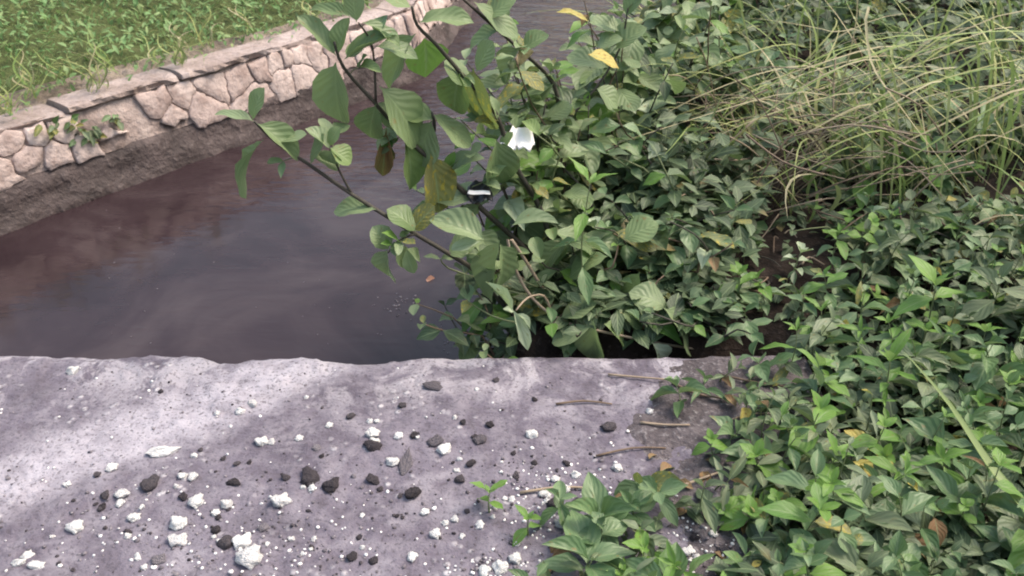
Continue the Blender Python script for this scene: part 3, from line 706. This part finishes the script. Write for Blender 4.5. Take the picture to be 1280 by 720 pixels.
leaf_mass('bank_grass', pts, 'bank', 'short leafy green growth covering the far bank above the wall', 'ground cover', (.022, .052), (.12, .5), 1.4)

# ------------------------------------------------------------------ grasses
def blade_mesh(path, w, mat, fold=.25):
    P = [Vector(p) for p in path]; n = len(P); v = []; f = []; uv = []
    for i, p in enumerate(P):
        d = (P[min(n - 1, i + 1)] - P[max(0, i - 1)]).normalized(); side = d.cross(Vector((0, 0, 1)))
        if side.length < .15: side = d.cross(Vector((0, 1, 0)))
        side.normalize(); nn = side.cross(d); t = i / (n - 1); ww = w * (.6 + .4 * min(1, t * 5)) * (1 - .95 * t ** 2.2)
        for k, s_ in enumerate((-1, 0, 1)): v.append(p + side * (s_ * ww * .5) + nn * (abs(s_) * ww * fold)); uv.append((t, k / 2))
    for i in range(n - 1):
        for k in range(2): a = i * 3 + k; f.append((a, a + 1, a + 4, a + 3))
    return mesh('blade', v, f, mat, uv)
BL = []
for i in range(14):
    L = 1.0; bend = R_(.5, 1.5); path = []; x = z = 0; a = R_(1.1, 1.5); nseg = 12
    for k in range(nseg + 1):
        path.append((x, .04 * math.sin(k * .5 + i), z)); a2 = a - bend * (k / nseg) ** 1.3 * 1.5; x += math.cos(a2) / nseg; z += math.sin(a2) / nseg
    BL.append(blade_mesh(path, R_(.007, .013), M['grass'] if i % 4 else M['straw'], .12))
def grass_clump(x, y, n, Lr, label='clump of long arching yellow green grass blades above the thicket', az=None, spread=3.14):
    base = bank_pt(x, y); root = empty('grass_clump', base); tag(root, label, 'grass', 'long grass clumps on the bank')
    for _ in range(n):
        a = R_(0, 6.28) if R_(0, 1) < .35 else math.pi + random.gauss(0, .55); L = R_(*Lr) * R_(.9, 1.35)
        m = Matrix.Translation((R_(-.05, .05), R_(-.05, .05), -.01)) @ Matrix.Rotation(a, 4, 'Z') @ Matrix.Rotation(R_(-.35, .35), 4, 'Y') @ Matrix.Diagonal((L, 1.0 + R_(-.3, .2), L, 1))
        link('blade', random.choice(BL), root, m)
for (x, y, n, Lr) in [(.62, 2.3, 9, (.3, .5)), (.82, 2.22, 10, (.3, .5)), (.72, 2.45, 20, (.35, .6)), (.95, 2.40, 20, (.35, .6)), (1.15, 2.30, 18, (.35, .65)), (.85, 2.75, 20, (.4, .6)), (1.2, 2.65, 22, (.4, .65)), (1.45, 2.45, 20, (.4, .65)),
                      (1.05, 3.1, 16, (.4, .7)), (1.5, 3.0, 16, (.4, .7)), (1.4, 2.0, 14, (.3, .5)), (.70, 3.2, 18, (.4, .7)), (1.9, 3.3, 22, (.5, .8)), (1.3, 3.9, 20, (.5, .8)), (1.8, 2.6, 18, (.4, .7))]:
    grass_clump(x, y, n, Lr)
# individually traced long blades
def traced_grass(label, bx, by, blades):
    base = bank_pt(bx, by); root = empty('tall_grass', base); tag(root, label, 'grass'); inv = Matrix.Translation(-base)
    link('stalk', blade_mesh([Vector((0, 0, -.01)), Vector((0, .01, .08)), Vector((.01, 0, .16)), Vector((.02, 0, .24))], .008, M['grass']), root)
    for mat, w, pts in blades:
        P = smooth_path([p if isinstance(p, Vector) else on_y(*p) for p in pts], 4)
        link('blade', blade_mesh([inv @ p for p in P], w, M[mat], .15), root)
g1 = bank_pt(1.02, 2.25); g2 = bank_pt(1.28, 2.1); g3 = bank_pt(.88, 2.3)
traced_grass('tall grass with the longest straw coloured blades sweeping sideways over the thicket', g1.x, g1.y,
  [('grass', .010, [g1, (1330, 60, 2.3), (1280, 40, 2.25), (1180, 46, 2.2), (1080, 72, 2.15), (980, 125, 2.1), (930, 165, 2.05), (880, 205, 2.05)]),
   ('grass', .008, [g1, (1320, 90, 2.25), (1280, 52, 2.2), (1160, 62, 2.2), (1080, 100, 2.15), (1000, 135, 2.1), (900, 150, 2.05)]),
   ('straw', .008, [g1, (1085, 60, 2.2), (1040, 40, 2.2), (980, 28, 2.2), (930, 22, 2.15)]),
   ('straw', .007, [g3, (880, 195, 2.2), (890, 150, 2.15), (910, 110, 2.1), (945, 85, 2.05)])])
traced_grass('tall grass with pale blades falling steeply down over the dark hollow', g2.x, g2.y,
  [('straw', .007, [g2, (1100, 20, 2.2), (1088, 75, 2.1), (1130, 140, 2.0), (1180, 205, 1.95), (1240, 275, 1.9), (1285, 335, 1.85)]),
   ('grass', .008, [g2, (1130, 70, 2.2), (1120, 85, 2.15), (1180, 95, 2.1), (1240, 125, 2.05), (1290, 150, 2.0)]),
   ('grass', .007, [g2, (1080, 60, 2.2), (1110, 85, 2.15), (1160, 130, 2.1), (1200, 165, 2.05), (1260, 240, 2.0)]),
   ('straw', .006, [g2, (1170, 235, 2.1), (1160, 190, 2.1), (1150, 130, 2.15), (1140, 80, 2.15)])])
sweep = []
for i in range(30):
    b0 = bank_pt(R_(.95, 1.7), R_(2.05, 2.7)); hh = R_(.30, .52); w0 = R_(.45, 1.0)
    sweep.append((random.choice(['grass', 'grass', 'straw']), R_(.008, .014), [b0, b0 + Vector((-.06, -.02, hh * .7)), b0 + Vector((-.25 * w0, -.05, hh)), b0 + Vector((-.6 * w0, -.1, hh * R_(.75, .95))), b0 + Vector((-w0, R_(-.25, .0), hh * R_(.2, .65)))]))
traced_grass('grass whose many flat blades arch from the bank across the shrubs towards the water', 1.4, 2.4, sweep)
dr = bank_pt(.72, 2.3); root = empty('dead_stem_tangle', dr); tag(root, 'tangle of thin dry brown stems between the shrubs and the long grass', 'dead stems')
for i in range(95):
    a = Vector((R_(-.26, .36), R_(-.28, .25), R_(.02, .32))); d = Vector((R_(-1, 1), R_(-.6, .4), R_(-.5, .5))).normalized() * R_(.12, .32)
    P = smooth_path([Vector((a.x * .2, a.y * .2, -.01)), a * .6, a, a + d * .5 + Vector((0, 0, R_(0, .04))), a + d], 3) if i % 3 == 0 else smooth_path([a, a + d * .5 + Vector((0, 0, R_(-.02, .04))), a + d], 3)
    add_stem(root, Matrix.Identity(4), P, R_(.0012, .0026), random.choice(['brown_stem', 'tan_stem', 'tan_stem']), 4)
# leaning stalk in front
gs = at_g(1300, 690)
gs2 = Vector((gs.x + .02, gs.y - .02, top(gs.x, gs.y)))
root = empty('grass_stalk', gs2); tag(root, 'single thick pale green grass blade leaning across the ground cover', 'grass')
P = smooth_path([gs2, on_y(1278, 635, gs2.y + .03), on_y(1235, 580, gs2.y + .10), on_y(1185, 505, gs2.y + .18), on_y(1130, 440, gs2.y + .24)], 4)
link('blade', blade_mesh([p - gs2 for p in P[::-1]][::-1], .021, M['stalk'], .25), root)

for i in range(6):
    u = R_(.15, .65); q = wp(u, .03 + R_(0, .02), R_(-.2, -.11)); root = empty('wall_weed', q); tag(root, 'drooping weed rooted in the crumbled stretch of the stone wall', 'weed', 'weeds on the crumbled wall'); inv = Matrix.Translation(-q)
    for _ in range(8):
        L = R_(.03, .055); add_leaf(root, inv, random.choice(['herb', 'dull', 'shrub_spot']), q + Vector((R_(-.03, .03), R_(-.02, .02), R_(-.02, .03))), Nw * R_(.2, 1) + D * R_(-1, 1) + Vector((0, 0, R_(-.8, .6))), Nw + Vector((0, 0, .8)), L, L * .45)
# thin far-bank grass tufts on the wall top
for i in range(26):
    u = R_(-.6, 2.4); q = wp(u, -.05 + R_(-.25, .05), -.05); root = empty('grass_tuft', q); tag(root, 'short yellowish grass tuft rooted on top of the canal wall', 'grass', 'grass tufts on the wall')
    for _ in range(9):
        L = R_(.10, .24); m = Matrix.Rotation(R_(0, 6.28), 4, 'Z') @ Matrix.Rotation(R_(-.3, .5), 4, 'Y') @ Matrix.Diagonal((L, .7, L, 1)); link('blade', random.choice(BL), root, m)

# ------------------------------------------------------------------ stones on the slab
def rock_pool(mat, n, rough, flat, ang):
    out = []
    import bmesh
    for i in range(n):
        bm = bmesh.new(); bmesh.ops.create_icosphere(bm, subdivisions=3, radius=.5); o_ = R_(0, 90)
        cuts = [(Vector((R_(-1, 1), R_(-1, 1), R_(-.6, 1))).normalized(), R_(.30, .44)) for _ in range(ang)]
        for vv in bm.verts:
            p = vv.co.copy()
            for nrm, dd in cuts:
                e_ = p.dot(nrm) - dd
                if e_ > 0: p -= nrm * e_ * .9
            p *= 1 + rough * noise.noise(p * 3 + Vector((o_, 0, 0))) + rough * .6 * noise.noise(p * 8 + Vector((o_, 3, 0)))
            p.z *= flat; vv.co = p
        me = bpy.data.meshes.new('pebble'); bm.to_mesh(me); bm.free(); me.materials.append(mat); me.polygons.foreach_set('use_smooth', [True] * len(me.polygons)); out.append(me)
    return out
RP = {'w': rock_pool(M['white_rock'], 12, .42, .58, 8), 'd': rock_pool(M['dark_rock'], 9, .36, .56, 6), 'g': rock_pool(M['grey_rock'], 5, .34, .55, 3)}
WL = ('white_pebble', 'small white chip of stone lying loose on the slab', 'pebble', 'white chips on the slab')
DL = ('dark_pebble', 'small dark rounded pebble lying loose on the slab', 'pebble', 'dark pebbles on the slab')
GL = ('grey_pebble', 'small grey lump of grit lying loose on the slab', 'pebble', 'grey lumps on the slab')
used_p = []
def pebble(kind, px, py, wpx, hpx=None, lab=None, rot=None):
    p = at_g(px, py); k = ppm(p); w = wpx / k * (.88 if kind == 'd' else 1.0); d = (hpx or wpx * .8) / k * 1.25
    nm, l, c, g_ = {'w': WL, 'd': DL, 'g': GL}[kind]
    if wpx < 11 and kind != 'g': l = l.replace('small', 'tiny'); g_ = 'tiny ' + g_
    zz = min(w, d) * (1.05 if kind != 'g' else .7)
    o_ = link(nm, random.choice(RP[kind])); tag(o_, lab or l, c, None if lab else g_)
    o_.rotation_euler = (R_(-.15, .15), R_(-.15, .15), R_(-.3, .3) if rot is None else rot); o_.scale = (w, d, zz)
    o_.location = (p.x, p.y, p.z + zz * .13); used_p.append((px, py, wpx))
for a in [(92, 465, 17, 14, 'squarish white stone chip near the canal edge of the slab'), (300, 513, 13), (315, 505, 13), (327, 553, 17), (374, 549, 11), (466, 543, 18),
          (205, 566, 44, 15, 'long flat white flake lying on the slab'), (140, 586, 15), (228, 596, 13), (241, 597, 13), (246, 629, 20, 18), (152, 618, 20, 11), (150, 630, 12), (283, 631, 16), (270, 642, 12),
          (223, 655, 24, 18), (95, 661, 24, 17), (222, 677, 24, 18), (313, 700, 36, 26, 'largest white chunk beside a dark pebble in the grit'), (302, 678, 22, 22), (351, 627, 24, 20), (555, 563, 19, 18), (663, 544, 16, 14), (490, 578, 18, 12),
          (168, 648, 16), (515, 697, 14), (545, 669, 16), (35, 697, 16), (24, 704, 20, 10), (46, 708, 22, 12), (600, 657, 13), (569, 650, 11), (468, 553, 14), (498, 546, 12), (340, 553, 10), (390, 611, 11), (531, 641, 12), (462, 527, 8), (471, 527, 8),
          (772, 586, 14), (812, 515, 11), (720, 595, 14), (708, 612, 14), (694, 600, 12), (680, 618, 14), (700, 655, 16), (645, 700, 18), (625, 710, 20), (605, 715, 16), (735, 606, 10), (640, 625, 10), (860, 690, 16), (872, 700, 14), (892, 668, 12), (848, 705, 16)]:
    pebble('w', *a[:3], *(a[3:4] if len(a) > 3 else ()), lab=a[4] if len(a) > 4 else None)
for a in [(188, 606, 24, 20, 'rounded dark grey stone beside small white chips'), (132, 620, 14), (128, 634, 11), (292, 604, 22, 10), (230, 622, 14), (283, 681, 26, 16), (270, 664, 14), (387, 598, 29, 24, 'largest round dark stone on the slab'), (415, 608, 26, 18),
          (357, 598, 13), (465, 559, 26, 16, 'black stone touching a white chip on the slab'), (467, 601, 20, 13), (515, 618, 25, 18, 'angular black stone standing alone on the slab'), (440, 697, 15), (467, 703, 14), (517, 545, 13), (503, 508, 12), (438, 521, 13), (312, 578, 8), (296, 580, 10),
          (760, 535, 26, 14, 'reddish dark clod near the ground cover margin'), (612, 532, 12), (620, 476, 9), (668, 500, 9), (588, 580, 14), (575, 600, 16), (645, 595, 12), (668, 580, 10), (708, 580, 11), (475, 613, 10), (905, 690, 20), (895, 660, 16), (868, 672, 14), (690, 630, 16), (720, 628, 12)]:
    pebble('d', *a[:3], *(a[3:4] if len(a) > 3 else ()), lab=a[4] if len(a) > 4 else None)
for a in [(542, 484, 26, 13, 'flat grey stone by the canal edge of the slab'), (508, 578, 16, 34, 'elongated crumbly grey lump pointing along the slab'), (415, 606, 14), (200, 700, 18), (330, 660, 14), (545, 552, 20), (395, 560, 12), (600, 550, 18)]:
    pebble('g', *a[:3], *(a[3:4] if len(a) > 3 else ()), lab=a[4] if len(a) > 4 else None)
for _ in range(60):
    px = R_(60, 720); py = 480 + 235 * R_(0, 1) ** .6; k = random.choice('wwwdd'); pebble(k, px, py, R_(6, 10))
# fine grit: thousands of specks, one object per colour
import bmesh
def grit(name, mat, n, label, size, seedf):
    bm = bmesh.new(); bmesh.ops.create_icosphere(bm, subdivisions=1, radius=.5); bv = [q.co.copy() for q in bm.verts]; bf = [tuple(q.index for q in fc.verts) for fc in bm.faces]; bm.free()
    V = []; Fc = []; c = 0
    while c < n:
        px, py = seedf()
        if not (-60 < px < 930 and 452 < py < 760): continue
        p = at_g(px, py); s_ = R_(*size) * R_(.6, 1.3); a = R_(0, 6.28); sx, sy, sz = s_ * R_(.7, 1.3), s_ * R_(.7, 1.3), s_ * R_(.4, .7); b0 = len(V)
        for q in bv:
            j = q * R_(.8, 1.2); x, y = j.x * sx, j.y * sy; V.append((p.x + x * math.cos(a) - y * math.sin(a), p.y + x * math.sin(a) + y * math.cos(a), p.z + sz * .25 + j.z * sz))
        Fc += [tuple(b0 + i for i in t) for t in bf]; c += 1
    tag(link(name, mesh(name, V, Fc, M[mat])), label, 'grit', kind='stuff')
def sd_w():
    r = R_(0, 1)
    if r < .35: return random.gauss(300, 120), random.gauss(690, 40)
    if r < .6: return random.gauss(690, 60), random.gauss(625, 35)
    if r < .72: return random.gauss(875, 28), random.gauss(685, 20)
    if r < .8: return random.gauss(610, 25), random.gauss(712, 12)
    return R_(-40, 860), 455 + 265 * R_(0, 1)
def sd_d():
    r = R_(0, 1)
    if r < .4: return random.gauss(400, 150), random.gauss(650, 50)
    if r < .6: return random.gauss(690, 60), random.gauss(630, 35)
    if r < .7: return random.gauss(885, 26), random.gauss(682, 20)
    return R_(-40, 860), 455 + 265 * R_(0, 1)
grit('white_grit', 'white_rock', 520, 'fine white grit sprinkled over the slab and margin', (.0025, .007), sd_w)
grit('dark_grit', 'dark_rock', 350, 'fine dark grit sprinkled over the slab and margin', (.0025, .007), sd_d)
grit('grey_grit', 'grey_rock', 600, 'fine grey crumbs sprinkled over the slab and margin', (.003, .008), sd_w)

# ------------------------------------------------------------------ twigs, runners, litter
def twig(pxs, r, mat='brown_stem', lab='thin dry brown stem lying along the ground cover margin', grp='dry stems at the margin', lift=.004):
    P = smooth_path([at_g(*q) + Vector((0, 0, lift + (.002 if 0 < i < len(pxs) - 1 else 0))) for i, q in enumerate(pxs)], 3)
    b0 = P[0].copy(); v, f = tube([p - b0 for p in P], [lerp(r, r * .6, i / (len(P) - 1)) for i in range(len(P))], 5)
    o_ = link('dry_twig', mesh('dry_twig', v, f, M[mat])); o_.location = b0; tag(o_, lab, 'twig', grp)
for t in [((760, 470), (795, 474), (832, 476)), ((695, 507), (730, 504), (765, 507)), ((745, 572), (790, 563), (832, 562)), ((800, 530), (830, 534), (862, 533)), ((650, 618), (700, 612), (748, 613)), ((700, 655), (730, 662), (750, 660)),
          ((840, 480), (870, 495), (905, 500)), ((900, 470), (940, 480), (990, 486)), ((850, 610), (880, 600), (905, 590)), ((905, 530), (940, 520), (980, 522))]:
    twig(t, R_(.0018, .0032), random.choice(['brown_stem', 'tan_stem']))
for i in range(22):
    a = (R_(920, 1080), R_(270, 390)); c = (a[0] + R_(-60, 60), a[1] + R_(-40, 20)); twig((a, ((a[0] + c[0]) / 2 + R_(-8, 8), (a[1] + c[1]) / 2 - R_(0, 14)), c), R_(.0015, .003), random.choice(['brown_stem', 'tan_stem', 'dark_stem']), 'thin dead stalk fallen in the dark hollow under the grass', 'dead stalks in the hollow', .01)
twig(((758, 682), (775, 668), (788, 655)), .005, 'tan_stem', 'short thick tan stem stub among the pleated leaves', None, .012)
# fallen leaves and scraps
for i in range(26):
    px, py = R_(640, 960), R_(470, 715)
    if px < edge_px(py) - 20: continue
    p = at_g(px, py) + Vector((0, 0, .006)); L = R_(.02, .045)
    o_ = link('fallen_leaf', random.choice(POOL['dead']), None, basis(p, Vector((R_(-1, 1), R_(-1, 1), .05)), Vector((R_(-.3, .3), R_(-.3, .3), 1)), L, L * .5)); tag(o_, 'small dry brown leaf fallen on the soil at the ground cover margin', 'leaf', 'dry leaves at the margin')
def loose_leaf(kind, px, py, Y, L, W, ang, label, cat='leaf', name='fallen_leaf', z=None):
    p = on_z(px, py, z) if z is not None else on_y(px, py, Y)
    o_ = link(name, random.choice(POOL[kind]), None, basis(p, Vector((math.cos(ang), math.sin(ang), R_(-.1, .1))), (CAM - p).normalized() + Vector((0, 0, .6)), L, W)); tag(o_, label, cat)
loose_leaf('pink', 532, 350, None, .045, .032, .2, 'pink fallen leaf floating on the water below the shrub', z=WATER + .004)
def scrap(name, outline, mat, label, cat, Y=None, thick=.002, crumple=.016):
    outline = [(lerp(a[0], c[0], t / 4), lerp(a[1], c[1], t / 4)) for a, c in zip(outline, outline[1:] + outline[:1]) for t in range(4)]
    cm = sum(c for a, c in outline) / len(outline); pt = lambda a, c: on_y(a, c, Y + (cm - c) * .0022)
    C_ = sum((pt(a, c) for a, c in outline), Vector()) / len(outline); n = len(outline); v = []; f = []
    for lay in (0, 1):
        for s_ in (1.0, .8, .6, .4, .2):
            for (a, c) in outline:
                q = (pt(a, c) - C_) * s_; j = crumple * (noise.noise(q * 45) + .5 * noise.noise(q * 110)); v.append(q + Vector((0, j - lay * thick, j)))
    for lay in (0, 1):
        b0 = lay * 5 * n
        for r_ in range(4):
            for k in range(n): t = (b0 + r_ * n + k, b0 + r_ * n + (k + 1) % n, b0 + (r_ + 1) * n + (k + 1) % n, b0 + (r_ + 1) * n + k); f.append(t if lay else t[::-1])
        f.append(tuple(b0 + 4 * n + k for k in range(n)))
    for k in range(n): f.append((k, (k + 1) % n, 5 * n + (k + 1) % n, 5 * n + k))
    o_ = link(name, mesh(name, v, f, M[mat])); o_.location = C_; tag(o_, label, cat); return o_
scrap('plastic_scrap', [(622, 180), (634, 170), (648, 162), (664, 163), (669, 175), (661, 189), (648, 186), (640, 181)], 'plastic', 'crumpled white plastic scrap caught in the shrub', 'litter', 1.93)
w_ = scrap('drink_wrapper', [(583, 246), (586, 234), (604, 230), (616, 236), (616, 250), (600, 254)], 'black', 'black wrapper with white stripes caught deep in the shrub', 'litter', 1.88)
st = scrap('stripe', [(584, 242), (586, 238), (612, 238), (613, 243)], 'plastic', None, None, 1.868, .001, .002); st.parent = w_; st.location = st.location - w_.location
st = scrap('stripe', [(600, 250), (602, 245), (610, 245), (612, 249)], 'plastic', None, None, 1.868, .001, .002); st.parent = w_; st.location = st.location - w_.location
# debris against the wall
def floating(pxs, r, mat, name, label, cat, z=WATER + .01):
    P = smooth_path([on_z(a, c, z) for a, c in pxs], 3); b0 = P[0].copy(); v, f = tube([p - b0 for p in P], [r * R_(.8, 1.15) for _ in P], 7)
    o_ = link(name, mesh(name, v, f, M[mat])); o_.location = b0; tag(o_, label, cat)
floating([(335, 118), (355, 114), (375, 110), (392, 108)], .018, 'tan_stem', 'driftwood_stick', 'pale driftwood stick resting against the foot of the wall', 'driftwood')
floating([(325, 105), (338, 116), (352, 122)], .022, 'dark_stem', 'driftwood_stick', 'short dark driftwood piece at the foot of the wall', 'driftwood')
pf = on_z(285, 128, WATER + .012)
o_ = link('foam_scrap', RP['w'][0]); o_.location = pf; o_.scale = (.11, .08, .05); tag(o_, 'white foam scrap floating by the foot of the wall', 'litter')

# pale flecks of scum drifting beside the bush
bm = bmesh.new(); bmesh.ops.create_icosphere(bm, subdivisions=1, radius=.5); bv = [q.co.copy() for q in bm.verts]; bf = [tuple(q.index for q in fc.verts) for fc in bm.faces]; bm.free(); V = []; Fc = []
for i in range(130):
    px, py = (random.gauss(588, 16), random.gauss(428, 9)) if i < 60 else ((random.gauss(500, 14), random.gauss(380, 8)) if i < 95 else (R_(120, 560), R_(250, 430)))
    p = on_z(px, py, WATER); s_ = R_(.003, .008) * (1 if i < 95 else .7); b0 = len(V)
    for q in bv: V.append((p.x + q.x * s_ * R_(.8, 1.6), p.y + q.y * s_ * R_(.8, 1.6), p.z + .001 + q.z * s_ * .3))
    Fc += [tuple(b0 + k for k in t) for t in bf]
tag(link('water_scum', mesh('water_scum', V, Fc, M['grey_rock'])), 'pale flecks of scum drifting on the water beside the bush', 'scum', kind='stuff')
